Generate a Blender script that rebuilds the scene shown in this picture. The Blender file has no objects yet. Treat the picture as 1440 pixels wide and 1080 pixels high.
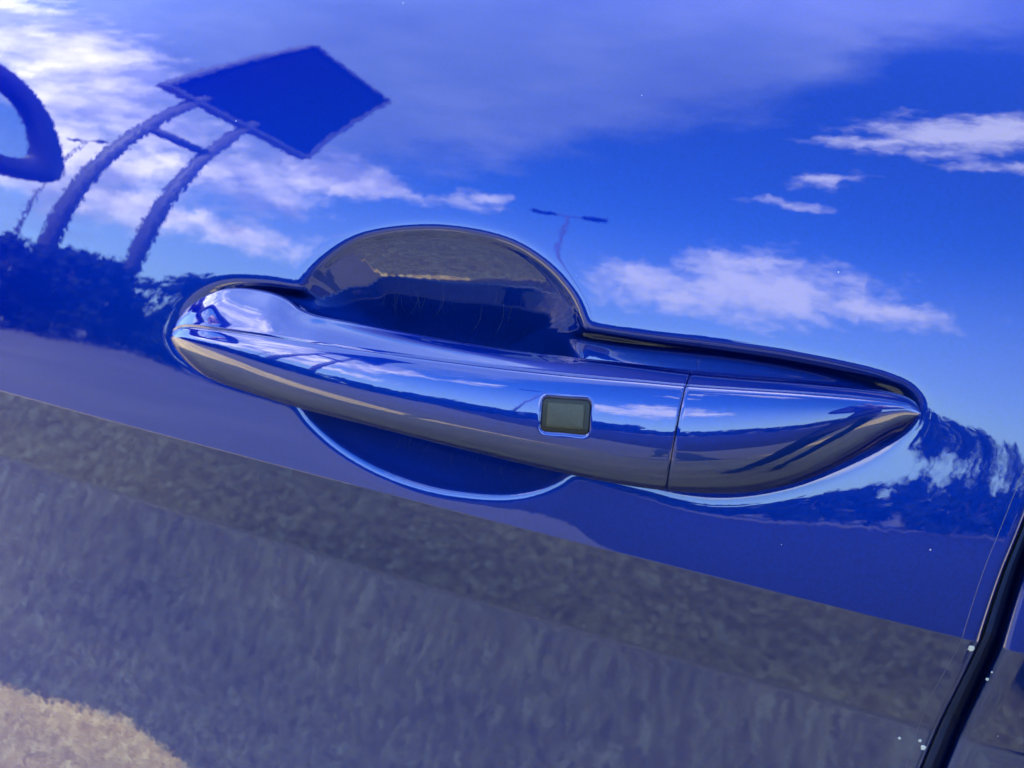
import bpy, math, random
import numpy as np
from mathutils import Vector, Matrix

random.seed(7); rng = np.random.default_rng(7)
scene = bpy.context.scene
R_ = math.radians
Z0 = 0.92                                   # height of the handle above the ground

# ------------------------------------------------------------------ camera
cam_d = bpy.data.cameras.new("camera"); cam_o = bpy.data.objects.new("camera", cam_d)
scene.collection.objects.link(cam_o); scene.camera = cam_o
cam_d.sensor_width = 36.0; cam_d.lens = 26.0
cam_d.clip_start = 0.01; cam_d.clip_end = 2000
YAW, PITCH, ROLL, DIST = R_(17), R_(8), R_(8.7), 0.245
_d = Vector((-math.sin(YAW)*math.cos(PITCH), math.cos(YAW)*math.cos(PITCH), -math.sin(PITCH)))
_r0 = Vector((math.cos(YAW), math.sin(YAW), 0)); _u0 = _r0.cross(_d)
_r = math.cos(ROLL)*_r0 + math.sin(ROLL)*_u0
_u = -math.sin(ROLL)*_r0 + math.cos(ROLL)*_u0
_m = Matrix((_r, _u, -_d)).transposed().to_4x4()
_m.translation = Vector((0, 0, Z0)) - _d*DIST
cam_o.matrix_world = _m
cam_d.dof.use_dof = True; cam_d.dof.focus_distance = DIST - 0.012; cam_d.dof.aperture_fstop = 14

# ------------------------------------------------------------------ light and exposure
SUN_EL, SUN_AZ = R_(39.3), R_(8)              # sun stands behind the car (+Y), a little to its rear (+X)
sun_dir = Vector((math.sin(SUN_AZ)*math.cos(SUN_EL), math.cos(SUN_AZ)*math.cos(SUN_EL), math.sin(SUN_EL)))
sl = bpy.data.lights.new("sun", 'SUN'); sl.energy = 4.4; sl.angle = R_(0.5); sl.color = (1, .97, .86)
so = bpy.data.objects.new("sun", sl); scene.collection.objects.link(so)
so.rotation_euler = sun_dir.to_track_quat('Z', 'Y').to_euler()
scene.view_settings.view_transform = 'Standard'; scene.view_settings.look = 'None'
scene.view_settings.exposure = 3.0; scene.view_settings.gamma = 1
scene.view_settings.use_curve_mapping = False

# ------------------------------------------------------------------ node helpers
class NT:
    def __init__(s, tree): s.t = tree; s.n = tree.nodes; s.l = tree.links
    def new(s, ty, **kw):
        n = s.n.new(ty)
        for k, v in kw.items(): setattr(n, k, v)
        return n
    def put(s, sock, v):
        if isinstance(v, bpy.types.NodeSocket): s.l.new(v, sock)
        elif v is not None: sock.default_value = v
    def math(s, op, a, b=None, c=None, clamp=False):
        n = s.new('ShaderNodeMath', operation=op, use_clamp=clamp)
        s.put(n.inputs[0], a); s.put(n.inputs[1], b)
        if c is not None: s.put(n.inputs[2], c)
        return n.outputs[0]
    def vmath(s, op, a, b=None, scale=None):
        n = s.new('ShaderNodeVectorMath', operation=op)
        s.put(n.inputs[0], a)
        if b is not None: s.put(n.inputs[1], b)
        if scale is not None: s.put(n.inputs['Scale'], scale)
        return n.outputs[0] if op not in ('LENGTH', 'DOT_PRODUCT') else n.outputs['Value']
    def noise(s, vec, scale, detail=2, rough=.5, dist=0, out='Fac'):
        n = s.new('ShaderNodeTexNoise'); s.put(n.inputs['Vector'], vec)
        n.inputs['Scale'].default_value = scale; n.inputs['Detail'].default_value = detail
        n.inputs['Roughness'].default_value = rough; n.inputs['Distortion'].default_value = dist
        return n.outputs[out]
    def voro(s, vec, scale, out='Distance', feature='F1'):
        n = s.new('ShaderNodeTexVoronoi', feature=feature); s.put(n.inputs['Vector'], vec)
        n.inputs['Scale'].default_value = scale
        return n.outputs[out]
    def ramp(s, fac, stops):
        n = s.new('ShaderNodeValToRGB'); s.put(n.inputs[0], fac); e = n.color_ramp.elements
        while len(e) < len(stops): e.new(0.5)
        for el, (p, c) in zip(e, stops):
            el.position = p; el.color = c if len(c) == 4 else (*c, 1)
        return n.outputs[0]
    def smooth(s, v, a, b):
        n = s.new('ShaderNodeMapRange', interpolation_type='SMOOTHSTEP', clamp=True)
        s.put(n.inputs[0], v); s.put(n.inputs[1], a); s.put(n.inputs[2], b)
        return n.outputs[0]
    def mix(s, f, a, b):
        n = s.new('ShaderNodeMix', data_type='RGBA'); s.put(n.inputs['Factor'], f)
        s.put(n.inputs[6], a); s.put(n.inputs[7], b); return n.outputs[2]
    def comb(s, x, y, z):
        n = s.new('ShaderNodeCombineXYZ'); s.put(n.inputs[0], x); s.put(n.inputs[1], y); s.put(n.inputs[2], z)
        return n.outputs[0]

def material(name):
    m = bpy.data.materials.new(name); m.use_nodes = True; m.node_tree.nodes.clear()
    t = NT(m.node_tree); out = t.new('ShaderNodeOutputMaterial')
    return m, t, out
def principled(t, **kw):
    b = t.new('ShaderNodeBsdfPrincipled')
    for k, v in kw.items():
        t.put(b.inputs[k.replace('_', ' ')], v if not (isinstance(v, tuple) and len(v) == 3) else (*v, 1))
    return b

# ------------------------------------------------------------------ world: blue sky with broken cloud
world = bpy.data.worlds.new("World"); scene.world = world; world.use_nodes = True
world.node_tree.nodes.clear(); w = NT(world.node_tree)
sky = w.new('ShaderNodeTexSky', sky_type='NISHITA', sun_disc=False)
sky.sun_elevation = SUN_EL; sky.sun_rotation = SUN_AZ; sky.air_density = 1.0; sky.dust_density = .6; sky.ozone_density = 2.0
tc = w.new('ShaderNodeTexCoord'); dirv = tc.outputs['Generated']
sep = w.new('ShaderNodeSeparateXYZ'); w.put(sep.inputs[0], dirv)
az0 = w.math('MULTIPLY', w.math('ARCTAN2', sep.outputs[0], w.math('MULTIPLY', sep.outputs[1], -1)), 180/math.pi)
el0 = w.math('MULTIPLY', w.math('ARCSINE', sep.outputs[2]), 180/math.pi)
warp = w.vmath('SUBTRACT', w.noise(dirv, 8, 3, .6, out='Color'), (.5, .5, .5))
ae = w.vmath('ADD', w.comb(az0, el0, 0), w.vmath('MULTIPLY', warp, (15, 8, 0)))
aes = w.new('ShaderNodeSeparateXYZ'); w.put(aes.inputs[0], ae); az, el = aes.outputs[0], aes.outputs[1]
def blobs(lst):
    """largest of several soft ellipses (azimuth, elevation, half widths, weight)"""
    s = None
    for a, e, sa, se, amp in lst:
        n = w.new('ShaderNodeVectorMath', operation='MULTIPLY_ADD')
        w.put(n.inputs[0], ae); n.inputs[1].default_value = (1/sa, 1/se, 0); n.inputs[2].default_value = (-a/sa, -e/se, 0)
        q = w.vmath('LENGTH', n.outputs[0])
        v = w.math('MULTIPLY_ADD', q, -.62*amp, amp)
        s = v if s is None else w.math('MAXIMUM', s, v)
    return s
up = w.math('ADD', w.math('ABSOLUTE', sep.outputs[2]), .18)
flat = w.comb(w.math('DIVIDE', sep.outputs[0], up), w.math('DIVIDE', sep.outputs[1], up), 0)
fbm = w.noise(flat, 2.6, 4, .58)
fine = w.noise(dirv, 24, 4, .62)
fz = w.math('MULTIPLY', w.math('SUBTRACT', fine, .5), 1.15)
# bright sunlit cumulus low in the forward sky
bright = blobs([(-72, 31.5, 15, 5.5, 1.0), (-61, 25.5, 12, 4.5, .85), (-57, 18.5, 10, 4.0, 1.0), (-52, 13.5, 8, 2.8, .95), (-43, 13.5, 8, 2.2, .75), (-68, 13, 12, 4, .9),
                (-38.5, 26, 5.6, 2.8, 1.0), (-45, 20.5, 7.0, 3.4, .85), (-95, 24, 16, 7, .9), (-130, 22, 20, 6, .9), (160, 18, 24, 5, .8), (176, 62, 40, 30, 1.0)])
bmask = w.math('MULTIPLY', w.smooth(w.math('ADD', bright, fz), .02, .80), .95)
# thinner scraps over the clear part
thin = blobs([(-24.6, 27.6, 2.2, 1.5, .8), (-31, 25.5, 6, 1.6, .55), (21, 51.5, 9, 3.2, .95), (11, 48.5, 5, 1.8, .75), (6.4, 41.3, 2.6, 1.5, .75), (4.5, 36, 2.2, .9, .5),
              (2.6, 20.3, 6.4, 5.0, 1.0), (-8, 19.0, 5.5, 2.0, .85), (11, 19.4, 5, 1.9, .85), (-5, 16.8, 7, 2.3, .8), (22, 45, 4, 1.2, .5),
              (60, 30, 14, 5, .8), (95, 18, 18, 4, .9), (120, 40, 18, 7, .8)])
tmask = w.math('MULTIPLY', w.smooth(w.math('ADD', thin, fz), .04, .78), .86)
# grey layer over the upper and forward sky, its edge rising to the rear
edge = w.math('MINIMUM', w.math('MULTIPLY_ADD', w.math('ABSOLUTE', w.math('ADD', az, 62)), .84, 2), 72)
gm = w.math('ADD', w.math('MULTIPLY', w.math('SUBTRACT', el, edge), .06), w.math('MULTIPLY', w.math('SUBTRACT', fbm, .5), 1.7))
gmask = w.math('MULTIPLY', w.smooth(gm, -.2, .7), .90)
gcol = w.ramp(fbm, [(.30, (.18, .27, .42)), (.50, (.23, .34, .50)), (.75, (.36, .46, .62))])
wcol = w.ramp(w.noise(dirv, 8, 3, .6), [(.38, (.44, .50, .70)), (.66, (1.60, 1.55, 1.42))])
haze = w.smooth(el0, 32, 2)
skyc = w.vmath('MULTIPLY', sky.outputs[0], (.054, .110, .160))
skyc = w.mix(w.math('MULTIPLY', haze, .55), skyc, (.48, .60, .66, 1))
tmask = w.math('MAXIMUM', tmask, w.math('MULTIPLY', w.smooth(w.math('ADD', w.vmath('DOT_PRODUCT', dirv, (0, .33, .944)), w.math('MULTIPLY', fz, .05)), .91, .985), .8))
c1 = w.mix(gmask, skyc, gcol); c1 = w.mix(tmask, c1, (1.02, 1.04, .98, 1)); c2 = w.mix(bmask, c1, wcol)
bg = w.new('ShaderNodeBackground'); w.put(bg.inputs[0], c2); bg.inputs[1].default_value = 1.0
world.cycles.sampling_method = 'NONE'
wo = w.new('ShaderNodeOutputWorld'); w.l.new(bg.outputs[0], wo.inputs[0])

# ------------------------------------------------------------------ materials
def paint_material(name="metallic_blue_paint"):
    m, t, out = material(name)
    geo = t.new('ShaderNodeNewGeometry'); pos = geo.outputs['Position']; N = geo.outputs['Normal']
    def perturb(vec, amt, base=N):
        v = t.vmath('SCALE', t.vmath('SUBTRACT', vec, (.5, .5, .5)), scale=amt)
        return t.vmath('NORMALIZE', t.vmath('ADD', base, v))
    peel = t.noise(pos, 420, 1.5, .5, out='Color')
    coatN = perturb(peel, .0082)
    flake = t.voro(pos, 7000, 'Color')
    baseN = perturb(flake, .16)
    fl = t.noise(pos, 900, 1, .5)
    col = t.ramp(fl, [(.25, (.0002, .0115, .132)), (.75, (.0003, .0145, .160))])
    # settled dust and pinhead specks
    spv = t.new('ShaderNodeTexVoronoi', feature='F1'); t.put(spv.inputs['Vector'], pos); spv.inputs['Scale'].default_value = 130
    cs = t.new('ShaderNodeSeparateXYZ'); t.put(cs.inputs[0], spv.outputs['Color'])
    size = t.math('MULTIPLY', t.smooth(cs.outputs[0], .80, 1.0), .034)
    speck = t.math('LESS_THAN', spv.outputs['Distance'], size)
    film = t.math('MULTIPLY', t.smooth(t.noise(pos, 60, 5, .65), .52, .80), .05)
    rough = t.math('ADD', .003, t.math('MULTIPLY', t.noise(pos, 22, 3, .6), .010))
    b = principled(t, Base_Color=col, Metallic=1.0, Specular_Tint=(.04, .22, 1.0), Roughness=.46, Normal=baseN, Coat_Weight=1.0,
                   Coat_Roughness=rough, Coat_IOR=1.62, Coat_Normal=coatN)
    dust = principled(t, Base_Color=(.55, .52, .47), Roughness=.9)
    mx = t.new('ShaderNodeMixShader'); t.put(mx.inputs[0], t.math('MAXIMUM', t.math('MULTIPLY', speck, .7), t.math('MULTIPLY', film, .04)))
    t.l.new(b.outputs[0], mx.inputs[1]); t.l.new(dust.outputs[0], mx.inputs[2]); t.l.new(mx.outputs[0], out.inputs[0])
    return m
PAINT = paint_material()

def simple(name, color, rough=.5, metallic=0, bump=0, scale=300, spec=.5, var=.15, **kw):
    m, t, out = material(name)
    geo = t.new('ShaderNodeNewGeometry'); pos = geo.outputs['Position']
    n = t.noise(pos, scale, 4, .6)
    dk = tuple(c*(1-var) for c in color); lt = tuple(min(1, c*(1+var)) for c in color)
    col = t.ramp(n, [(.3, dk), (.7, lt)])
    b = principled(t, Base_Color=col, Roughness=rough, Metallic=metallic, Specular_IOR_Level=spec, **kw)
    if bump:
        v = t.vmath('SCALE', t.vmath('SUBTRACT', t.noise(pos, scale, 3, .6, out='Color'), (.5, .5, .5)), scale=bump)
        t.put(b.inputs['Normal'], t.vmath('NORMALIZE', t.vmath('ADD', geo.outputs['Normal'], v)))
    t.l.new(b.outputs[0], out.inputs[0]); return m
RUBBER = simple("black_rubber", (.004, .004, .0045), .45, spec=.3, bump=.05, scale=900)
BUTTON = simple("grained_black_plastic", (.024, .0235, .016), .42, bump=.38, scale=2200, spec=.32, var=.3)
TRIM = simple("black_plastic_trim", (.012, .012, .013), .5)
TYRE = simple("tyre_rubber", (.02, .02, .02), .8)
ALLOY = simple("alloy", (.55, .55, .57), .3, 1)
CHIPM = simple("chipped_primer", (.33, .33, .31), .6, var=.3, scale=1500)
MIRROR = simple("mirror_silver", (.8, .8, .82), .01, 1)
SEALM = simple("painted_jamb", (.008, .022, .075), .35, scale=80)
SIGNBACK = simple("weathered_sign_panel", (.006, .008, .012), .9, scale=2, spec=.05)
SIGNRIM = simple("aluminium_rim", (.10, .105, .12), .45, scale=6)
POST = simple("galvanised_post", (.06, .062, .07), .55, scale=8)
BARK = simple("bark", (.07, .05, .035), .9, scale=12)
def leafmat():
    m, t, out = material("dark_leaves")
    n = t.noise(t.new('ShaderNodeNewGeometry').outputs['Position'], 1.2, 3)
    b = principled(t, Base_Color=t.ramp(n, [(.3, (.004, .009, .003)), (.7, (.012, .020, .006))]), Roughness=.8, Specular_IOR_Level=.05)
    t.l.new(b.outputs[0], out.inputs[0]); return m
LEAF = leafmat()
def glass_mat():
    m, t, out = material("tinted_window_glass")
    b = principled(t, Base_Color=(.01, .012, .014), Roughness=.02, Specular_IOR_Level=.6)
    t.l.new(b.outputs[0], out.inputs[0]); return m
GLASS = glass_mat()
def gravel_mat():
    m, t, out = material("sandy_gravel")
    pos = t.new('ShaderNodeNewGeometry').outputs['Position']
    st = t.voro(pos, 85, 'Color'); sp = t.new('ShaderNodeSeparateXYZ'); t.put(sp.inputs[0], st)
    a = t.math('ADD', t.math('MULTIPLY', sp.outputs[0], .45), t.math('MULTIPLY', t.noise(pos, 30, 5, .72), .75))
    col = t.ramp(a, [(.22, (.28, .185, .070)), (.5, (.50, .355, .135)), (.74, (.64, .51, .22)), (.94, (.90, .80, .44))])
    big = t.ramp(t.noise(t.vmath('MULTIPLY', pos, (.5, 2.2, 1)), 2.0, 4, .6), [(.32, (.70, .70, .72)), (.68, (1.15, 1.12, 1.05))])
    mul = t.new('ShaderNodeMix', data_type='RGBA', blend_type='MULTIPLY'); mul.inputs['Factor'].default_value = 1
    t.put(mul.inputs[6], col); t.put(mul.inputs[7], big)
    bm = t.new('ShaderNodeBump'); bm.inputs['Strength'].default_value = .8; bm.inputs['Distance'].default_value = .012; t.put(bm.inputs['Height'], a)
    b = principled(t, Base_Color=mul.outputs[2], Roughness=.9); t.l.new(bm.outputs[0], b.inputs['Normal'])
    t.l.new(b.outputs[0], out.inputs[0]); return m
GRAVEL = gravel_mat()
def asphalt_mat():
    m, t, out = material("grey_asphalt")
    pos = t.new('ShaderNodeNewGeometry').outputs['Position']
    n = t.math('ADD', t.math('MULTIPLY', t.noise(pos, 60, 4, .7), .5), t.math('MULTIPLY', t.noise(pos, .6, 5, .6), .5))
    b = principled(t, Base_Color=t.ramp(n, [(.3, (.056, .054, .056)), (.7, (.122, .118, .115))]), Roughness=.85)
    t.l.new(b.outputs[0], out.inputs[0]); return m
ASPHALT = asphalt_mat()

# ------------------------------------------------------------------ mesh helpers
def mesh_obj(name, verts, faces, mat, parent=None, loc=(0, 0, 0), smooth=True):
    me = bpy.data.meshes.new(name)
    v = np.asarray(verts, np.float32).reshape(-1, 3)
    if isinstance(faces, np.ndarray):
        nf, k = faces.shape
        me.vertices.add(len(v)); me.vertices.foreach_set('co', v.ravel())
        me.loops.add(nf*k); me.loops.foreach_set('vertex_index', faces.astype(np.int32).ravel())
        me.polygons.add(nf); me.polygons.foreach_set('loop_start', np.arange(0, nf*k, k, dtype=np.int32))
        me.update(calc_edges=True); me.validate()
    else:
        me.from_pydata([tuple(p) for p in v.tolist()], [], faces)
    if smooth: me.polygons.foreach_set('use_smooth', np.ones(len(me.polygons), bool))
    me.update(); me.materials.append(mat)
    o = bpy.data.objects.new(name, me); scene.collection.objects.link(o); o.location = loc
    if parent: o.parent = parent
    return o
def gridfaces(nu, nv, flip=False, wrap=False):
    i = np.arange(nu-1)[:, None]; j = np.arange(nv if wrap else nv-1)[None, :]
    a = i*nv+j; b = i*nv+(j+1) % nv; c = (i+1)*nv+(j+1) % nv; d = (i+1)*nv+j
    f = np.stack([a+0*b, b+0*a, c, d], -1).reshape(-1, 4)
    return f[:, ::-1].copy() if flip else f
def box_vf(lo, hi):
    x0, y0, z0 = lo; x1, y1, z1 = hi
    v = [(x0,y0,z0),(x1,y0,z0),(x1,y1,z0),(x0,y1,z0),(x0,y0,z1),(x1,y0,z1),(x1,y1,z1),(x0,y1,z1)]
    f = [(3,2,1,0),(4,5,6,7),(0,1,5,4),(1,2,6,5),(2,3,7,6),(3,0,4,7)]
    return v, f
def tube(p0, p1, r0, r1, n=12):
    p0, p1 = Vector(p0), Vector(p1); d = (p1-p0).normalized()
    a = d.orthogonal().normalized(); b = d.cross(a)
    v = []
    for p, r in ((p0, r0), (p1, r1)):
        for k in range(n):
            q = 2*math.pi*k/n; v.append(p+a*math.cos(q)*r+b*math.sin(q)*r)
    f = [(k, (k+1) % n, n+(k+1) % n, n+k) for k in range(n)] + [tuple(range(n))[::-1], tuple(range(n, 2*n))]
    return [tuple(x) for x in v], f
def join(parts):
    V, F = [], []
    for v, f in parts:
        o = len(V); V += [tuple(x) for x in v]; F += [tuple(i+o for i in q) for q in f]
    return V, F
def empty(name, loc=(0, 0, 0)):
    o = bpy.data.objects.new(name, None); scene.collection.objects.link(o); o.location = loc; return o
def tag(o, label=None, cat=None, group=None, kind=None):
    if label: o['label'] = label
    if cat: o['category'] = cat
    if group: o['group'] = group
    if kind: o['kind'] = kind
    return o
def catmull(P, n=12, closed=False):
    P = np.asarray(P, float); m = len(P); out = []
    rng_ = range(m if closed else m-1)
    for i in rng_:
        if closed: p0, p1, p2, p3 = P[i-1], P[i], P[(i+1) % m], P[(i+2) % m]
        else: p0, p1, p2, p3 = P[max(i-1, 0)], P[i], P[i+1], P[min(i+2, m-1)]
        for t in np.linspace(0, 1, n, endpoint=False):
            out.append(.5*((2*p1)+(-p0+p2)*t+(2*p0-5*p1+4*p2-p3)*t*t+(-p0+3*p1-3*p2+p3)*t**3))
    if not closed: out.append(P[-1])
    return np.array(out)
def sdf_poly(px, py, poly):
    d = np.full(px.shape, 1e9); ins = np.zeros(px.shape, bool)
    m = len(poly)
    for i in range(m):
        ax, ay = poly[i]; bx, by = poly[(i+1) % m]
        ex, ey = bx-ax, by-ay; wx, wy = px-ax, py-ay
        q = np.clip((wx*ex+wy*ey)/(ex*ex+ey*ey+1e-18), 0, 1)
        d = np.minimum(d, (wx-ex*q)**2+(wy-ey*q)**2)
        if ay != by:
            cr = ((ay > py) != (by > py)) & (px < (bx-ax)*(py-ay)/(by-ay)+ax)
            ins ^= cr
    d = np.sqrt(d); return np.where(ins, -d, d)

# ------------------------------------------------------------------ setting: ground and road
ground = mesh_obj("ground", [(-900,-900,0),(900,-900,0),(900,900,0),(-900,900,0)], [(0,1,2,3)], GRAVEL, smooth=False); tag(ground, kind='structure')
road = mesh_obj("road", [(-900,-900,.004),(900,-900,.004),(900,-1.36,.004),(.6,-1.36,.004),(-.5,-1.48,.004),(-1.1,-1.62,.004),(-1.8,-1.80,.004),(-3.0,-1.9,.004),(-900,-2.1,.004)], [tuple(range(9))], ASPHALT, smooth=False); tag(road, kind='structure')

dark_sheet = mesh_obj("added_dark_sheet", [(-7.5,-16.5,.008),(-1.6,-5.2,.008),(.9,-2.4,.008),(5.5,-2.3,.008),(9,-16.5,.008)], [(0,1,2,3,4)], simple("dark_sheet_black", (.018, .018, .02), .9, scale=30, spec=.1), smooth=False); tag(dark_sheet, kind='structure')  # added dark sheet, made up to darken the reflection below the rear cap

# ------------------------------------------------------------------ the car body side: height profile in metres about the handle
PK = [(-.60,-12),(-.40,0),(-.27,12),(-.22,11),(-.0812,-8.5),(-.0790,-17),(-.0465,-17),(-.0463,2.6)]
def pdeg(h):
    h = np.asarray(h, float)
    up = 5.2+57*h+np.where(h > 0, 1000*h*h, 0)
    up = np.where(h > .135, 5.2+57*.135+1000*.135**2, up)
    return np.where(h < -.0463, np.interp(h, [k[0] for k in PK], [k[1] for k in PK]), up)
HS = np.arange(-.7, .2401, .00025); _t = np.tan(np.radians(pdeg(HS)))
YS = np.concatenate([[0], np.cumsum((_t[1:]+_t[:-1])/2*np.diff(HS))]); YS -= np.interp(0, HS, YS)
def ybase(x, h): return np.interp(h, HS, YS)+x*x/10.0

CUP = [(-83.9,22.2),(-77.3,30.9),(-67.3,38.7),(-54,43.4),(-38.1,46.2),(-22.2,46.5),(-9,44.6),(2,40.1),(10.5,34.3),(17.3,27),
       (23.5,14),(28,0),(28.5,-14),(23.5,-24.4),(15.7,-31.1),(5.3,-35.7),(-8.3,-38.5),(-24,-39.8),(-40.8,-38.4),(-55.9,-34.7),(-68.7,-29),(-77.5,-22.5),
       (-85,-12),(-88.5,0),(-87.5,12)]
LIP = [(-141.5,-7.6),(-140.8,-1.9),(-136.9,4.9),(-129,11.6),(-118.2,16.2),(-102.3,18.2),(-86.7,18.4),(-50,19.3),(-15,20.3),(22.6,21.3),(38.7,21.7),(60.5,22.8),
       (81.3,23.3),(101.3,22.6),(112.7,21),(117.8,18.6),(120.0,14.8),(119.0,9.5),(113.4,1.0),(103.6,-7.8),(89.2,-16.8),(73.8,-22.8),(60.6,-24.4),
       (47.4,-23.9),(14.6,-23.5),(-16,-22.5),(-75.6,-21.5),(-117.8,-18.8),(-132.9,-15.5),(-139.3,-11.7)]
CUP = catmull(np.array(CUP)/1000, 4, True); LIP = catmull(np.array(LIP)/1000, 4, True)
def softplus(x, k): return k*np.logaddexp(0, x/k)
def pocket(x, h):
    """depth of the pressed recess round the handle (metres, into the door)"""
    out = np.zeros(x.shape)
    sel = (x > -.26) & (x < .24) & (h > -.13) & (h < .135)
    X, H = x[sel], h[sel]
    sc_, sl_ = sdf_poly(X, H, CUP), sdf_poly(X, H, LIP)
    s = softplus(-sc_, .0009)
    L, Dm = .046, .0165
    dc = .0158*(1-(1-np.clip(s/L, 0, 1))**1.75)+.0012*np.tanh(s/.0011)
    s2 = softplus(-sl_-.0008, .0009)
    D1 = np.interp(X, [-.145,-.11,-.06,.02,.07,.122], [.0012,.0022,.0036,.0034,.0027,.0026])
    wd = .0015+.0016/(1+np.exp((H-.006)/.002))
    dl = D1*(.42+.58/(1+np.exp(-(H-.004)/.003)))*np.tanh(s2/wd)+np.minimum(s2, .011)*np.interp(X, [0,.03,.11,.12], [0,.15,.15,0])/(1+np.exp(-(H-.010)/.002))
    k = .0022
    m = np.maximum(dc, dl); d = m+np.where(np.abs(dc-dl) < k, (k-np.abs(dc-dl))**2/(4*k), 0)
    d -= k/4*np.exp(-((dc+dl)/.0006))
    su = np.minimum(sc_, sl_)
    amp = np.interp(X, [-.2,-.1,.03,.09,.13], [.00030,.00030,.00035,.0017,.0021])*(np.interp(X, [.03,.10], [.40,.10])+.60/(1+np.exp((H-.010)/.004)))
    dec = np.interp(X, [.03,.10], [.014,.024])
    fade = np.clip(np.minimum(np.minimum((.135-H)/.04, (H+.13)/.05), np.minimum((X+.26)/.06, (.24-X)/.06)), 0, 1)
    d += amp*np.exp(-np.maximum(su, 0)/dec)*fade*fade*(3-2*fade)
    out[sel] = d
    return out
SEAM = np.array([(.16,.172),(.08,.1640),(.03,.1575),(-.012,.1518),(-.027,.1497),(-.043,.1484),(-.058,.1477),(-.0745,.1467),(-.09,.1457),(-.2,.137),(-.33,.122),(-.55,.085)])
def seam(h): return np.interp(h, SEAM[::-1, 0], SEAM[::-1, 1])
_sm = catmull(SEAM, 10); _o = np.argsort(_sm[:, 0]); SEAMS = _sm[_o]
def seam(h): return np.interp(h, SEAMS[:, 0], SEAMS[:, 1])
def spaced(*segs):
    out = []
    for a, b, st in segs: out += list(np.arange(a, b-1e-9, st))
    return np.array(out+[segs[-1][1]])

car = empty("car", (0, 0, 0))
tag(car, "glossy metallic blue car seen close up at its front door handle", "car")
L0 = (0, 0, Z0)
ROWS = spaced((-.55,-.25,.012),(-.25,-.084,.004),(-.084,-.076,.0006),(-.076,-.06,.003),(-.06,-.049,.0009),(-.049,-.047,.0004),(-.047,-.0458,.0001),(-.0458,-.044,.0004),(-.044,-.042,.001),(-.042,.05,.0005),(.05,.08,.0012),(.08,.16,.0025))
EDGE_R = .0022
def door_panel(name, xs, left_edge, right_edge, parent, pock=False):
    """sheet of door skin between two edge curves, each edge turned inwards over a small radius"""
    H = ROWS[:, None]+0*xs[None, :]
    xl, xr = left_edge(ROWS)[:, None]+EDGE_R, right_edge(ROWS)[:, None]-EDGE_R
    X = np.where(xs[None, :] < 0, xs[None, :]*(-xl) if False else xs[None, :], xs[None, :])
    u = (xs-xs[0])/(xs[-1]-xs[0])
    X = np.empty_like(H)
    if pock:
        flatw = np.clip((xs-.118)/(xs[-1]-.118), 0, 1)[None, :]; flatl = np.clip((-.3-xs)/(-.3-xs[0]), 0, 1)[None, :]
        X = xs[None, :]+(xr-xs[-1])*flatw+(xl-xs[0])*flatl
    else:
        X = xl+(xr-xl)*u[None, :]
    Y = ybase(X, H)
    if pock: Y = Y+pocket(X, H)
    th = np.radians([18, 36, 54, 72, 90])
    def roll(col, sgn):
        xs_, ys_ = [], []
        x0, y0 = X[:, col], Y[:, col]
        for t in th: xs_.append(x0+sgn*EDGE_R*math.sin(t)); ys_.append(y0+EDGE_R*(1-math.cos(t)))
        xs_.append(x0+sgn*EDGE_R); ys_.append(y0+.016)
        return np.array(xs_).T, np.array(ys_).T
    xr_, yr_ = roll(-1, 1); xl_, yl_ = roll(0, -1)
    X = np.concatenate([xl_[:, ::-1], X, xr_], 1); Y = np.concatenate([yl_[:, ::-1], Y, yr_], 1)
    H = np.concatenate([H[:, :1].repeat(6, 1), H, H[:, :1].repeat(6, 1)], 1)
    V = np.stack([X, Y, H], -1)
    return mesh_obj(name, V, gridfaces(*X.shape), PAINT, parent, L0)
front_xs = spaced((-.852,-.28,.02),(-.28,-.15,.003),(-.15,-.142,.001),(-.142,.126,.0005),(.126,.15,.001))
front = door_panel("front_door", front_xs, lambda h: -.855+0*h, seam, car, True)
front['label'] = "blue front door skin with a rounded finger recess pressed behind the handle"
rear_xs = spaced((.155,.20,.004),(.20,.98,.03))
rear = door_panel("rear_door", rear_xs, lambda h: seam(h)+np.interp(h, [-.2,-.086,-.02,.1], [.0062,.0058,.0046,.0046]), lambda h: .98-.12*np.clip(-h, 0, 1), car)
rear['label'] = "blue rear door edge beyond the dark gap"
# dark jamb and rubber seal seen down the gap
hh = ROWS; xs = seam(hh)
jv = np.stack([np.stack([xs-.012+.03*k, ybase(xs, hh)+.0105+0*xs, hh], -1) for k in (0, 1)], 1)
mesh_obj("door_jamb", jv, gridfaces(len(hh), 2), SEALM, car, L0)
ang = np.linspace(0, 2*math.pi, 10, endpoint=False)
sv = np.stack([np.stack([xs+.0011+.0019*math.cos(a), ybase(xs, hh)+.0088+.0019*math.sin(a)+0*xs, hh], -1) for a in ang], 1)
mesh_obj("door_seal", sv, gridfaces(len(hh), 10, wrap=True, flip=True), RUBBER, car, L0)

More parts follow.
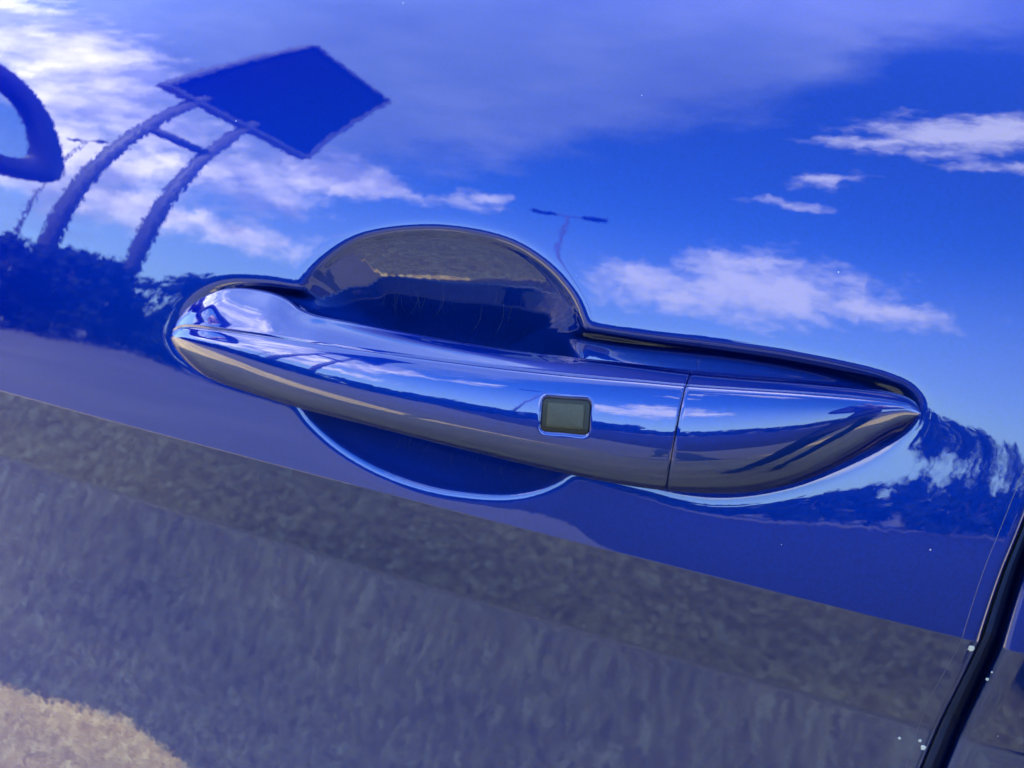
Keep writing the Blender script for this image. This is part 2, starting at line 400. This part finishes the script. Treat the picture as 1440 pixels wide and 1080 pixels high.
# ------------------------------------------------------------------ door handle: lofted grip and key cover (millimetres about the image centre)
TOP = [(-137.1,-6.2),(-135.78,-1.86),(-132.06,3.64),(-124.9,9.59),(-115.26,14.4),(-105.69,16.4),(-93.,16.8),(-84,15.6),(-77,13.2),(-70,12.3),(-61.53,12.3),(-36.73,12.3),(-16.09,12.31),(3.23,12.75),(21.28,13.7),(38.53,14.7),(54.99,15.5),(70.63,16.6),(85.69,17.9),(100.4,18.9),(109.58,19.2),(114.4,18.7),(117.2,17.6),(118,16.6)]
RDG = [(-137.1,-6.25),(-132.15,-4.6),(-123.48,-2.66),(-107.14,-0.87),(-92.99,0.33),(-64.59,2.43),(-29.47,4.84),(3.28,7.08),(24.61,8.87),(44.69,10.92),(58.51,12.2),(72.99,13.81),(89.35,15.46),(103.77,16.54),(112.96,16.83),(116.5,16.0),(118,15.2)]
BOT = [(-137.1,-6.4),(-134.2,-10.36),(-127.13,-14.53),(-110.94,-17.77),(-88.12,-18.1),(-64.94,-18.3),(-38.52,-17.9),(-8.17,-18.3),(19.39,-18.8),(40.91,-18.7),(56.15,-17.8),(68.85,-16.2),(80.2,-13.7),(92.62,-8.31),(104.3,0.07),(112.81,7.6),(116.0,9.8),(117.5,11.6),(118,13.6)]
OR_ = [(-137.1,3),(-130,8.5),(-110,15),(-80,21),(-40,26),(0,27),(40,26),(70,23),(100,17),(112,12.5),(118,9.5)]
OT_ = [(-137.1,2),(-120,4),(-100,5),(-85,8.5),(-72,11.5),(-55,13.5),(-10,14.5),(20,12),(50,7.5),(80,5.5),(100,4.5),(118,4)]
OB_ = [(-137.1,2),(-130,4.5),(-110,11),(-80,19),(-40,25.5),(0,26.5),(50,24),(80,18),(100,12.5),(118,6.5)]
def C1(k):
    c = catmull(np.array(k, float), 16)
    x = np.maximum.accumulate(c[:, 0]); return lambda X: np.interp(X, x, c[:, 1])
fT, fR, fB, oT, oR, oB = map(C1, (TOP, RDG, BOT, OR_ and OT_, OR_, OB_))
def bez2(a, b, c, n):
    t = np.linspace(0, 1, n)[:, None]; return (1-t)**2*a+2*t*(1-t)*b+t*t*c
def bez3(a, b, c, d, n):
    t = np.linspace(0, 1, n)[:, None]; return (1-t)**3*a+3*t*(1-t)**2*b+3*t*t*(1-t)*c+t**3*d
NF = 46
def profile(X, groove=1.0):
    """closed cross-section (h, outward) in mm at station X"""
    ht, hr, hb = fT(X), fR(X), fB(X); ot, orr, ob = oT(X), oR(X), oB(X)
    full = max(ht-hb, .05); s = min(1, full/22.)
    hr = min(max(hr, hb+.1*full), ht-.02*full)
    T, Rg, B = np.array([ht, ot]), np.array([hr, orr]), np.array([hb, ob])
    back = min(ot, ob)-7*s
    bt, bb = np.array([ht-1.5*s, back]), np.array([hb+4*s, back])
    e = Rg-T; le = np.linalg.norm(e)+1e-9; ed = e/le; nrm_ = np.array([-ed[1], ed[0]])
    nrm_ = nrm_ if nrm_[0] > 0 else -nrm_
    r = min(1.7*s, .35*le)
    bd = (bt-T)/np.linalg.norm(bt-T)
    pts = [np.linspace(bt, T+bd*r, 5, endpoint=False), bez2(T+bd*r, T, T+ed*r, 9)]
    # top face, very slightly crowned, then a fine groove and bead along the ridge
    g = min(1.5*s, .2*le); q = np.linspace(0, 1, 12)[1:-1, None]
    a0, a1 = T+ed*r, Rg-ed*2.1*g
    pts.append(a0+(a1-a0)*q+nrm_*(np.sin(q*math.pi)*.035*le))
    dg = .8*s*groove
    for f_, dd in ((2.1, 0), (1.9, .0), (1.65, .9), (1.35, 1), (1.1, .1), (.95, 0)):
        pts.append((Rg-ed*f_*g-nrm_*dg*dd)[None])
    Lf = hr-hb; p0, p1 = R_(25), R_(46)
    t0 = np.array([-math.cos(p0), math.sin(p0)]); t1 = np.array([-math.cos(p1), -math.sin(p1)])
    R2 = Rg+t0*.9*g
    pts.append(bez2(Rg-ed*.7*g, Rg, R2, 6))
    k = .30*Lf
    face = bez3(R2, R2+t0*k, B-t1*k*1.15, B, NF)[1:]
    pts.append(face)
    rb = min(1.4*s, .2*Lf+.01)
    bd2 = (bb-B)/np.linalg.norm(bb-B)
    pts.append(bez2(B, B+t1*rb, B+t1*rb*.4+bd2*rb*1.6, 9)[1:])
    pts.append(np.linspace(B+t1*rb*.4+bd2*rb*1.6, bb, 6)[1:])
    pts.append(np.linspace(bb, bt, 6)[1:-1])
    return np.concatenate(pts), face
BX, BH, BW, BHH, BROT = 26.1, -1.75, 7.15, 5.0, R_(6.9)
def btn_sd(X, h, w_=BW, hh_=BHH, r=1.7):
    c, s = math.cos(BROT), math.sin(BROT)
    u = (X-BX)*c+(h-BH)*s; v = -(X-BX)*s+(h-BH)*c
    qx, qy = np.abs(u)-w_+r, np.abs(v)-hh_+r
    return np.hypot(np.maximum(qx, 0), np.maximum(qy, 0))+np.minimum(np.maximum(qx, qy), 0)-r
def loft(name, Xs, parent, mat, cap_l, cap_r, press=False, groove=1.0):
    rings = []
    for X in Xs:
        p, _ = profile(X, groove); rings.append(np.column_stack([np.full(len(p), X), -p[:, 1], p[:, 0]]))
    A = np.array(rings)
    if press:                                        # shallow pocket for the lock button
        i0 = 0
        sd = btn_sd(A[..., 0], A[..., 2]); front_ = A[..., 1] < -(oB(A[..., 0])-2.)
        A[..., 1] += np.where(front_, 1.1/(1+np.exp((sd+.15)/.16)), 0)
    def lip(ring, X, sgn):
        c = ring.mean(0); out = []
        for ins, dx in ((0.25, .28), (.9, .32), (4.5, .34)):
            r2 = ring.copy(); v = c-ring; ln = np.linalg.norm(v, axis=1, keepdims=True)+1e-6
            r2 += v/ln*np.minimum(ins, ln*.8); r2[:, 0] = X+sgn*dx; out.append(r2)
        return out
    Rl = list(A)
    if cap_r: Rl = Rl+lip(A[-1], Xs[-1], 1)
    if cap_l: Rl = lip(A[0], Xs[0], -1)[::-1]+Rl
    V = np.array(Rl)/1000
    n, m = V.shape[:2]
    f = gridfaces(n, m, wrap=True)
    faces = f.tolist()+[list(range(m)), [(n-1)*m+k for k in range(m)][::-1]]
    return mesh_obj(name, V.reshape(-1, 3), faces, mat, parent, (0, 0, 0))
def stations(a, b, st, fine_l=False, fine_r=False):
    x = list(np.arange(a, b, st))+[b]
    if fine_l: x = [a+v for v in (0, .05, .12, .22, .35, .5, .7)]+[v for v in x if v > a+.9]
    if fine_r: x = [v for v in x if v < b-.9]+[b-v for v in (.7, .5, .35, .22, .12, .05, 0)]
    return np.array(x)
handle = empty("door_handle", L0); handle.parent = car
handle['label'] = "blue pull handle with a black button and a separate rear cap"
SX = 57.2
gx = np.concatenate([stations(-137.1, 15, 1.0, fine_l=True)[:-1], np.arange(15, 38, .3), np.arange(38, SX-.65, 1.0), [SX-.65]])
grip = loft("grip", gx, handle, PAINT, False, True, True)
capo = loft("rear_cap", np.concatenate([[SX+.05], stations(SX+1, 118., 1.0, fine_r=True)]), handle, PAINT, True, False, groove=1.6)
def face_o(X, h):
    out = np.empty_like(X)
    for x in np.unique(X):
        s = X == x; _, fc = profile(x); o = np.argsort(fc[:, 0]); out[s] = np.interp(h[s], fc[o, 0], fc[o, 1])
    return out
def button_piece(name, w_, hh_, r, lift, bevel, mat, parent, skirt=2.0):
    us, N = [], 72
    rings = []
    for f_, inset in ((1, 0), (1, 0), (1, bevel*.3), (1, bevel*.65), (1, bevel)) + tuple((q, bevel) for q in (.8, .6, .4, .2, .05)):
        W, Hh = (w_-inset), (hh_-inset); rr = max(r-inset, .2)
        pts = []
        for cx, cy, a0 in ((W-rr, Hh-rr, 0), (-W+rr, Hh-rr, 90), (-W+rr, -Hh+rr, 180), (W-rr, -Hh+rr, 270)):
            for a in np.linspace(0, 90, 10): pts.append((cx+rr*math.cos(R_(a0+a)), cy+rr*math.sin(R_(a0+a))))
        rings.append(np.array(pts)*f_)
    lifts = [-skirt, lift-bevel, lift-bevel*.45, lift-bevel*.12, lift]+[lift]*5
    V = []
    c, s = math.cos(BROT), math.sin(BROT)
    for rg, lf in zip(rings, lifts):
        X = BX+rg[:, 0]*c-rg[:, 1]*s; h = BH+rg[:, 0]*s+rg[:, 1]*c
        o = face_o(X, h)+lf
        V.append(np.column_stack([X, -o, h]))
    V = np.array(V)/1000; n, m = V.shape[:2]
    faces = gridfaces(n, m, wrap=True).tolist()+[[(n-1)*m+k for k in range(m)]]
    return mesh_obj(name, V.reshape(-1, 3), faces, mat, parent)
g_ = button_piece("button_gasket", 6.95, 4.8, 1.5, -.35, .25, RUBBER, handle)
b_ = button_piece("lock_button", 5.5, 3.6, .7, .10, .45, BUTTON, handle)
g_['label'] = "black rubber surround of the button"; b_['label'] = "dark grained rectangular lock button"

# ------------------------------------------------------------------ stone chips on the door edge
def chip(X, H, r, ring=False):
    n = 12; V = []; F = []
    ra = [r*(1+random.uniform(-.18, .18)) for _ in range(n)]
    lay = [(1, .00002), (.8, .00022), (.45, .00012), (.2, -.00002 if ring else .00012)]
    for f_, up in lay:
        for k in range(n):
            a = 2*math.pi*k/n; x, h = X+ra[k]*f_*.8*math.cos(a), H+ra[k]*f_*math.sin(a)
            V.append((x, float(ybase(np.array(x), np.array(h)))-up, h))
    for i in range(3):
        for k in range(n): F.append((i*n+k, i*n+(k+1) % n, (i+1)*n+(k+1) % n, (i+1)*n+k))
    F.append(tuple(range(3*n, 4*n)))
    return mesh_obj("paint_chip", V, F, CHIPM, car, L0)
for X, H, r in ((.1462,-.0488,.0011),(.1438,-.0868,.0009),(.1424,-.0848,.0006),(.1369,-.0859,.0005),(.1528,-.0575,.0005),(.1532,-.0548,.0003)):
    chip(X, H, r, r > .001)

# clear protective film along the door edge: only its thin rim shows
FILM = simple("clear_film_edge", (.035, .04, .09), .3, scale=400, var=.5)
fh = np.concatenate([np.arange(-.25, -.009, .001), np.arange(-.009, .10, .006)])
fx = seam(fh)-np.interp(fh, [-.2,-.095,-.07,-.05,-.02,.1], [.004,.0045,.0062,.0050,.0052,.0045])
fang = np.linspace(0, 2*math.pi, 6, endpoint=False)
fv = np.stack([np.stack([fx+.00010*math.cos(a), ybase(fx, fh)+pocket(fx, fh)+.00005*math.sin(a), fh], -1) for a in fang], 1)
mesh_obj("film_edge", fv, gridfaces(len(fh), 6, wrap=True, flip=True), FILM, car, L0)

# fingernail scratches in the recess and a few hairlines on the skin round it
SCR = simple("scratched_lacquer", (.018, .026, .07), .6, scale=900, var=.6)
parts_v, parts_f = [], []
def hairline(x0, h0, x1, h1, bow, r):
    t_ = np.linspace(0, 1, 14); bx = x0+(x1-x0)*t_+bow*np.sin(t_*math.pi)*(h1-h0); bh = h0+(h1-h0)*t_-bow*np.sin(t_*math.pi)*(x1-x0)
    by = ybase(bx, bh)+pocket(bx, bh); base = sum(len(v) for v in parts_v)
    taper = r*(.25+.75*np.sin(t_*math.pi))
    V = np.stack([np.stack([bx+taper*c, by-.00001-taper*.25*up, bh], -1) for c, up in ((-1, 0), (0, 1), (1, 0))], 1)
    parts_v.append(V.reshape(-1, 3)); parts_f.append(gridfaces(14, 3, flip=False)+base)
for _ in range(26):
    x0 = random.uniform(-.062, .008); h0 = random.uniform(.012, .026); L_ = random.uniform(.006, .016)
    hairline(x0, h0, x0+random.uniform(-.004, .004), h0+L_, random.uniform(-.18, .18), random.uniform(.000018, .000045))
for _ in range(16):
    x0 = random.uniform(-.045, .012); h0 = random.uniform(-.034, -.028); L_ = random.uniform(.004, .009)
    hairline(x0, h0, x0+random.uniform(-.006, .004), h0+L_, random.uniform(-.25, .25), random.uniform(.000018, .00004))
for _ in range(12):
    x0 = random.uniform(-.22, .14); h0 = random.uniform(-.11, .09); a_ = random.uniform(0, 6.28); L_ = random.uniform(.003, .010)
    hairline(x0, h0, x0+L_*math.cos(a_), h0+L_*math.sin(a_), random.uniform(-.3, .3), random.uniform(.00002, .00004))
so_ = mesh_obj("scratch_marks", np.concatenate(parts_v), np.concatenate(parts_f), SCR, car, L0); so_['kind'] = 'stuff'

# ------------------------------------------------------------------ the rest of the car (reflected, casts the shade)
def side_panel(name, x0, x1, wheel_x, parent):
    xs = np.arange(x0, x1+1e-6, .02); hs = np.arange(-.6, .1601, .02)
    X, H = np.meshgrid(xs, hs); Y = ybase(np.clip(X, -.86, .99), H)+np.where(X < -1.3, (X+1.3)**2*.22, 0)+np.where(X > 1.4, (X-1.4)**2*.3, 0)
    V = np.stack([X, Y, H], -1); f = gridfaces(*X.shape)
    cen = V.reshape(-1, 3)[f].mean(1); ok = np.hypot(cen[:, 0]-wheel_x, cen[:, 2]+Z0-.33) > .37
    return mesh_obj(name, V.reshape(-1, 3), f[ok], PAINT, parent, L0)
side_panel("front_wing", -2.2, -.86, -1.45, car)
side_panel("rear_wing", .985, 2.1, 1.35, car)
def shell(name, stations_, mat, parent):
    """loft of closed y-z polygons with the same number of points"""
    V = [[(x, y, z) for y, z in poly] for x, poly in stations_]; m = len(V[0])
    V = np.array(V); f = gridfaces(len(stations_), m, wrap=True).tolist()+[list(range(m)), [(len(stations_)-1)*m+k for k in range(m)][::-1]]
    return mesh_obj(name, V.reshape(-1, 3), f, mat, parent, smooth=False)
def ring(y0, z0, ys, zs, yr, zr):       # lower corner, shoulder, roof edge, mirrored about y = .93
    c = .93; p = [(y0, z0), (ys, zs), (yr, zr)]
    return p+[(2*c-y, z) for y, z in reversed(p)]
shell("body_core", [(-2.25, ring(.35,.32,.33,.55,.45,.70)), (-2.05, ring(.20,.30,.20,.80,.32,.88)), (-1.1, ring(.09,.30,.09,1.00,.22,1.06)),
                    (-.85, ring(.09,.30,.09,1.04,.2,1.08)), (1.0, ring(.09,.30,.09,1.04,.2,1.08)), (1.9, ring(.15,.32,.15,1.02,.25,1.08)), (2.15, ring(.3,.4,.3,.9,.4,.98))], PAINT, car)
shell("cabin", [(-1.12, ring(.10,1.04,.12,1.062,.2,1.066)), (-.35, ring(.075,1.085,.20,1.33,.34,1.41)), (.1, ring(.075,1.085,.22,1.37,.38,1.47)),
                (.9, ring(.075,1.085,.21,1.36,.36,1.46)), (1.75, ring(.13,1.085,.20,1.18,.28,1.24))], GLASS, car)
def roofskin():
    st = [(-.38, .325, 1.412), (.1, .37, 1.475), (.9, .35, 1.465), (1.3, .33, 1.39)]
    V = []
    for x, y, z in st:
        for k in range(9):
            u = k/8; V.append((x, y+(1.86-2*y)*u, z+.05*math.sin(u*math.pi)))
    v = np.array(V); return mesh_obj("roof", v, gridfaces(4, 9), PAINT, car)
roofskin()
mv, mf = tube((-.86, .066, 1.083), (.98, .066, 1.083), .008, .008, 8)
mesh_obj("window_moulding", mv, mf, TRIM, car)
for wx in (-1.45, 1.35):
    for wy, sg in ((.12, 1), (1.74, -1)):
        wheel = empty("wheel", (wx, wy, .33)); wheel.parent = car
        def lathe(prof, n=40):
            V = [(r*math.cos(2*math.pi*k/n), y*sg, r*math.sin(2*math.pi*k/n)) for r, y in prof for k in range(n)]
            return np.array(V), gridfaces(len(prof), n, wrap=True)
        v, f = lathe([(.22, 0), (.23, -.01), (.30, -.015), (.325, .0), (.33, .03), (.33, .18), (.31, .2), (.22, .2)])
        mesh_obj("tyre", v, f, TYRE, wheel)
        v, f = lathe([(.225, .0), (.215, .004), (.20, .05), (.06, .03), (.03, .015), (.001, .015)])
        mesh_obj("rim", v, f, ALLOY, wheel)

# wing mirror ahead of the handle, seen in the door
wm_ = empty("wing_mirror", (-.617, -.02, 1.106)); wm_.parent = car
def mirror_shell():
    out_ = catmull([(-.015,-.030),(-.10,-.046),(-.20,-.040),(-.236,-.020),(-.222,.020),(-.17,.072),(-.10,.098),(-.03,.085),(-.004,.03)], 5, True)
    out_ = out_[:, ::1]; m = len(out_); n = 12; c = out_.mean(0); V = []
    for i in range(n):
        u = i/(n-1); k = math.sqrt(max(0, 1-(1-u)**2.3))*.95+.05
        V += [(-.14+.14*u, c[0]+(y-c[0])*k, c[1]+(z-c[1])*k) for y, z in out_]
    f = gridfaces(n, m, wrap=True).tolist()+[list(range(m))]
    base = len(V)
    sc = lambda s_, x: [(x, c[0]+(y-c[0])*s_, c[1]+(z-c[1])*s_) for y, z in out_]
    V += sc(.84, .004)+sc(.64, .0)+sc(.62, -.008)
    for q in range(3):
        b0, b1 = base-m+q*m, base+q*m
        f += [[b0+k, b0+(k+1) % m, b1+(k+1) % m, b1+k] for k in range(m)]
    return V, f, sc(.63, -.006)
v, f, g = mirror_shell()
mesh_obj("mirror_housing", v, f, TRIM, wm_)
mesh_obj("mirror_glass", g, [list(range(len(g)))], MIRROR, wm_, smooth=False)
v, f = tube((-.05, .10, -.005), (-.04, -.05, .02), .035, .028, 14); mesh_obj("mirror_arm", v, f, TRIM, wm_)

# ------------------------------------------------------------------ things across the road that the paint mirrors
SK = 2.3
sg = empty("roadside_sign", (-7.6*SK, -6.0*SK, 0))
tag(sg, "tall dark rectangular sign on two posts mirrored in the upper left of the door", "sign")
A, B = Vector((-7.75+7.6, -4.6+6.0, 0))*SK, Vector((-7.4+7.6, -8.13+6.0, 0))*SK
ux = (B-A).normalized(); nx = Vector((ux.y, -ux.x, 0))
def slab(p, q, z0, z1, th):
    n_ = nx*th/2
    v = [p-n_+Vector((0,0,z0)), q-n_+Vector((0,0,z0)), q+n_+Vector((0,0,z0)), p+n_+Vector((0,0,z0))]
    v += [a+Vector((0,0,z1-z0)) for a in v]
    return [tuple(a) for a in v], [(3,2,1,0),(4,5,6,7),(0,1,5,4),(1,2,6,5),(2,3,7,6),(3,0,4,7)]
ZB, ZT = (6.75-.98)*SK+.98, (10.75-.98)*SK+.98
v, f = slab(A, B, ZB, ZT, .16*SK); mesh_obj("sign_panel", v, f, SIGNBACK, sg, smooth=False)
fr = [slab(A-ux*.08*SK, B+ux*.08*SK, ZT, ZT+.1*SK, .26*SK), slab(A-ux*.08*SK, B+ux*.08*SK, ZB-.1*SK, ZB, .26*SK), slab(A-ux*.1*SK, A, ZB, ZT, .26*SK), slab(B, B+ux*.1*SK, ZB, ZT, .26*SK)]
v, f = join(fr); mesh_obj("sign_frame", v, f, SIGNRIM, sg, smooth=False)
W_ = (B-A).length
for k in range(5):
    p = A+ux*(.1+k*(W_-.5)/4)
    v, f = slab(p+nx*.24, p+ux*.2+nx*.24, ZB+.02, ZT-.02, .12); mesh_obj("stiffener", v, f, SIGNBACK, sg, smooth=False)
for y in (-5.30, -6.55):
    p = A.lerp(B, (-4.6-y)/3.53)
    v, f = tube(p+Vector((0,0,-.0)), p+Vector((0,0,ZB+.5)), .13*SK, .125*SK, 16); mesh_obj("post", v, f, POST, sg)
p, q = A.lerp(B, (5.30-4.6)/3.53), A.lerp(B, (6.55-4.6)/3.53)
v, f = tube(p+Vector((0,0,4.37*SK+.98)), q+Vector((0,0,4.37*SK+.98)), .11*SK, .11*SK, 12); mesh_obj("crossbar", v, f, POST, sg)

def lamp(x, y, hgt, label):
    L = empty("street_lamp", (x, y, 0)); tag(L, label, "street lamp", "street lamps across the road")
    v, f = tube((0,0,0), (0,0,hgt), .11, .06, 12); mesh_obj("pole", v, f, POST, L)
    for s in (-1, 1):
        v, f = tube((0,0,hgt-.05), (s*.55,0,hgt), .035, .035, 8); mesh_obj("arm", v, f, POST, L)
        v, f = box_vf((min(s*.5, s*1.35), -.16, hgt-.06), (max(s*.5, s*1.35), .16, hgt+.08)); mesh_obj("lamp_head", v, f, SIGNBACK, L, smooth=False)
lamp(-5.9, -20, 11.9, "twin headed street lamp mirrored just above the handle recess")
lamp(-31, -19.7, 14.6, "distant twin headed street lamp mirrored left of the sign posts")

def tree_mesh(seed):
    r = np.random.default_rng(seed); V, F = [], []
    cl = [(r.normal(0, .75), r.normal(0, .6), z) for z in np.linspace(.35, 2.45, 30)]
    for cx, cy, cz in cl:
        for _ in range(60):
            d = r.normal(0, 1, 3); d /= np.linalg.norm(d); p = np.array([cx, cy, max(.1, cz)])+d*r.uniform(.1, .5)*np.array([1.2, 1.2, .8])
            if p[2] < .05: continue
            a = r.normal(0, 1, 3); a /= np.linalg.norm(a); b = np.cross(a, d); b /= np.linalg.norm(b)+1e-9; s = r.uniform(.09, .19)
            o = len(V); V += [p-a*s, p+b*s*.6, p+a*s, p-b*s*.6]; F.append((o, o+1, o+2, o+3))
    parts = [tube((0,0,0), (.05,.05,1.2), .12, .08, 9)]
    for _ in range(6):
        a = r.uniform(0, 6.28); parts.append(tube((.05,.05,.5+r.uniform(0,.6)), (.05+.7*math.cos(a), .05+.6*math.sin(a), r.uniform(1.3, 2.2)), .05, .02, 6))
    tm = bpy.data.meshes.new("trunk"); tm.from_pydata(*(lambda q: (q[0], [], q[1]))(join(parts))); tm.materials.append(BARK)
    cm = bpy.data.meshes.new("crown"); cm.from_pydata([tuple(p) for p in np.array(V).tolist()], [], F); cm.materials.append(LEAF)
    return tm, cm
TM = [tree_mesh(s) for s in (1, 2, 3)]
NT_ = 54
for k in range(NT_):
    a = R_(-84+k*168/NT_+random.uniform(-.8, .8)); d = random.uniform(16.5, 19.5)
    x, y = d*math.sin(a), -d*math.cos(a)-1
    s = random.uniform(.98, 1.08)
    if math.degrees(a) > 0: s *= .6
    if abs(math.degrees(a)+46.5) < 3.2: s *= .45
    t = empty("tree", (x, y, 0)); t.scale = (s*1.1, s*1.1, s*random.uniform(.92, 1.06)); t.rotation_euler = (0, 0, random.uniform(0, 6.28))
    tag(t, "dark leafy tree in the low row across the road mirrored in the door", "tree", "trees across the road")
    for nm, me in zip(("trunk", "crown"), TM[k % 3]):
        o = bpy.data.objects.new(nm, me); scene.collection.objects.link(o); o.parent = t

# ------------------------------------------------------------------ bystander whose dark clothes show in the rear cap
CLOTH = simple("dark_navy_cloth", (.012, .013, .018), .85, scale=60)
TROUSER = simple("charcoal_denim", (.018, .018, .02), .85, scale=80)
SKIN = simple("skin", (.42, .26, .19), .5, scale=40, var=.08)
HAIR = simple("dark_hair", (.012, .009, .007), .6, scale=200)
SHOE = simple("shoe_leather", (.01, .01, .01), .5)
def skinned(name, verts, edges, radii, mat, parent, root=0, sub=2):
    me = bpy.data.meshes.new(name); me.from_pydata(verts, edges, []); me.materials.append(mat)
    o = bpy.data.objects.new(name, me); scene.collection.objects.link(o); o.parent = parent
    md = o.modifiers.new("skin", 'SKIN'); md.use_smooth_shade = True
    for k, r in enumerate(radii):
        sv_ = me.skin_vertices[0].data[k]; sv_.radius = r if isinstance(r, tuple) else (r, r); sv_.use_root = (k == root)
    ss = o.modifiers.new("sub", 'SUBSURF'); ss.levels = ss.render_levels = sub
    return o
person = empty("person", (.80, -.60, 0)); person.rotation_euler = (0, 0, R_(40))
tag(person, "standing person in dark jacket and trousers, mirrored in the cap of the handle", "person")
bv = [(0,0,.95),(0,.0,1.12),(0,.01,1.30),(0,.02,1.42),(0,.02,1.50),(0,.03,1.56),
      (.17,.01,1.42),(.24,.02,1.16),(.10,.26,1.13),(.04,.33,1.17),(-.17,.01,1.42),(-.24,.02,1.16),(-.10,.26,1.13),(-.04,.33,1.17),
      (.10,0,.88),(.115,.02,.50),(.12,-.01,.10),(-.10,0,.88),(-.115,.02,.50),(-.12,-.01,.10)]
be = [(0,1),(1,2),(2,3),(3,4),(4,5),(3,6),(6,7),(7,8),(8,9),(3,10),(10,11),(11,12),(12,13),(0,14),(14,15),(15,16),(0,17),(17,18),(18,19)]
br = [(.17,.12),(.155,.11),(.18,.125),(.15,.10),.06,.055,.075,.055,.04,.03,.075,.055,.04,.03,.10,.075,.055,.10,.075,.055]
body = skinned("body", bv, be, br, CLOTH, person)
hv = [(0,.03,1.55),(0,.035,1.62),(0,.04,1.70),(0,.03,1.76)]
head = skinned("head", hv, [(0,1),(1,2),(2,3)], [.055,(.072,.085),(.080,.098),(.06,.075)], SKIN, person)
skinned("hair", [(0,.02,1.66),(0,.015,1.73),(0,.02,1.785)], [(0,1),(1,2)], [(.078,.082),(.086,.10),(.055,.07)], HAIR, person)
v, f = tube((0,.125,1.655), (0,.155,1.635), .014, .02, 8); mesh_obj("nose", v, f, SKIN, person)
for s_ in (-1, 1):
    v, f = tube((s_*.08,.03,1.65), (s_*.095,.025,1.66), .03, .024, 10); mesh_obj("ear", v, f, SKIN, person)
    hv_, he_, hr_ = [(s_*.04,.33,1.17),(s_*.02,.40,1.19)], [(0,1)], [.032,.036]
    for q in range(4):
        b_i = len(hv_); z = 1.165+q*.021; L_ = (.065,.075,.07,.055)[q]
        hv_ += [(s_*.012, .425, z), (s_*.004, .425+L_*.55, z+.004), (-s_*.022, .425+L_*.75, z+.006)]; he_ += [(1,b_i),(b_i,b_i+1),(b_i+1,b_i+2)]; hr_ += [.010,.009,.007]
    b_i = len(hv_); hv_ += [(-s_*.005,.39,1.235),(-s_*.02,.42,1.26)]; he_ += [(1,b_i),(b_i,b_i+1)]; hr_ += [.011,.009]
    skinned("hand", hv_, he_, hr_, SKIN, person, 0, 1)
    skinned("shoe", [(s_*.12,-.05,.05),(s_*.125,.06,.05),(s_*.14,.18,.035)], [(0,1),(1,2)], [.05,.048,.035], SHOE, person)

scene.cycles.max_bounces = 8; scene.cycles.glossy_bounces = 5; scene.cycles.diffuse_bounces = 3
scene.cycles.use_denoising = True; scene.cycles.sample_clamp_indirect = 8
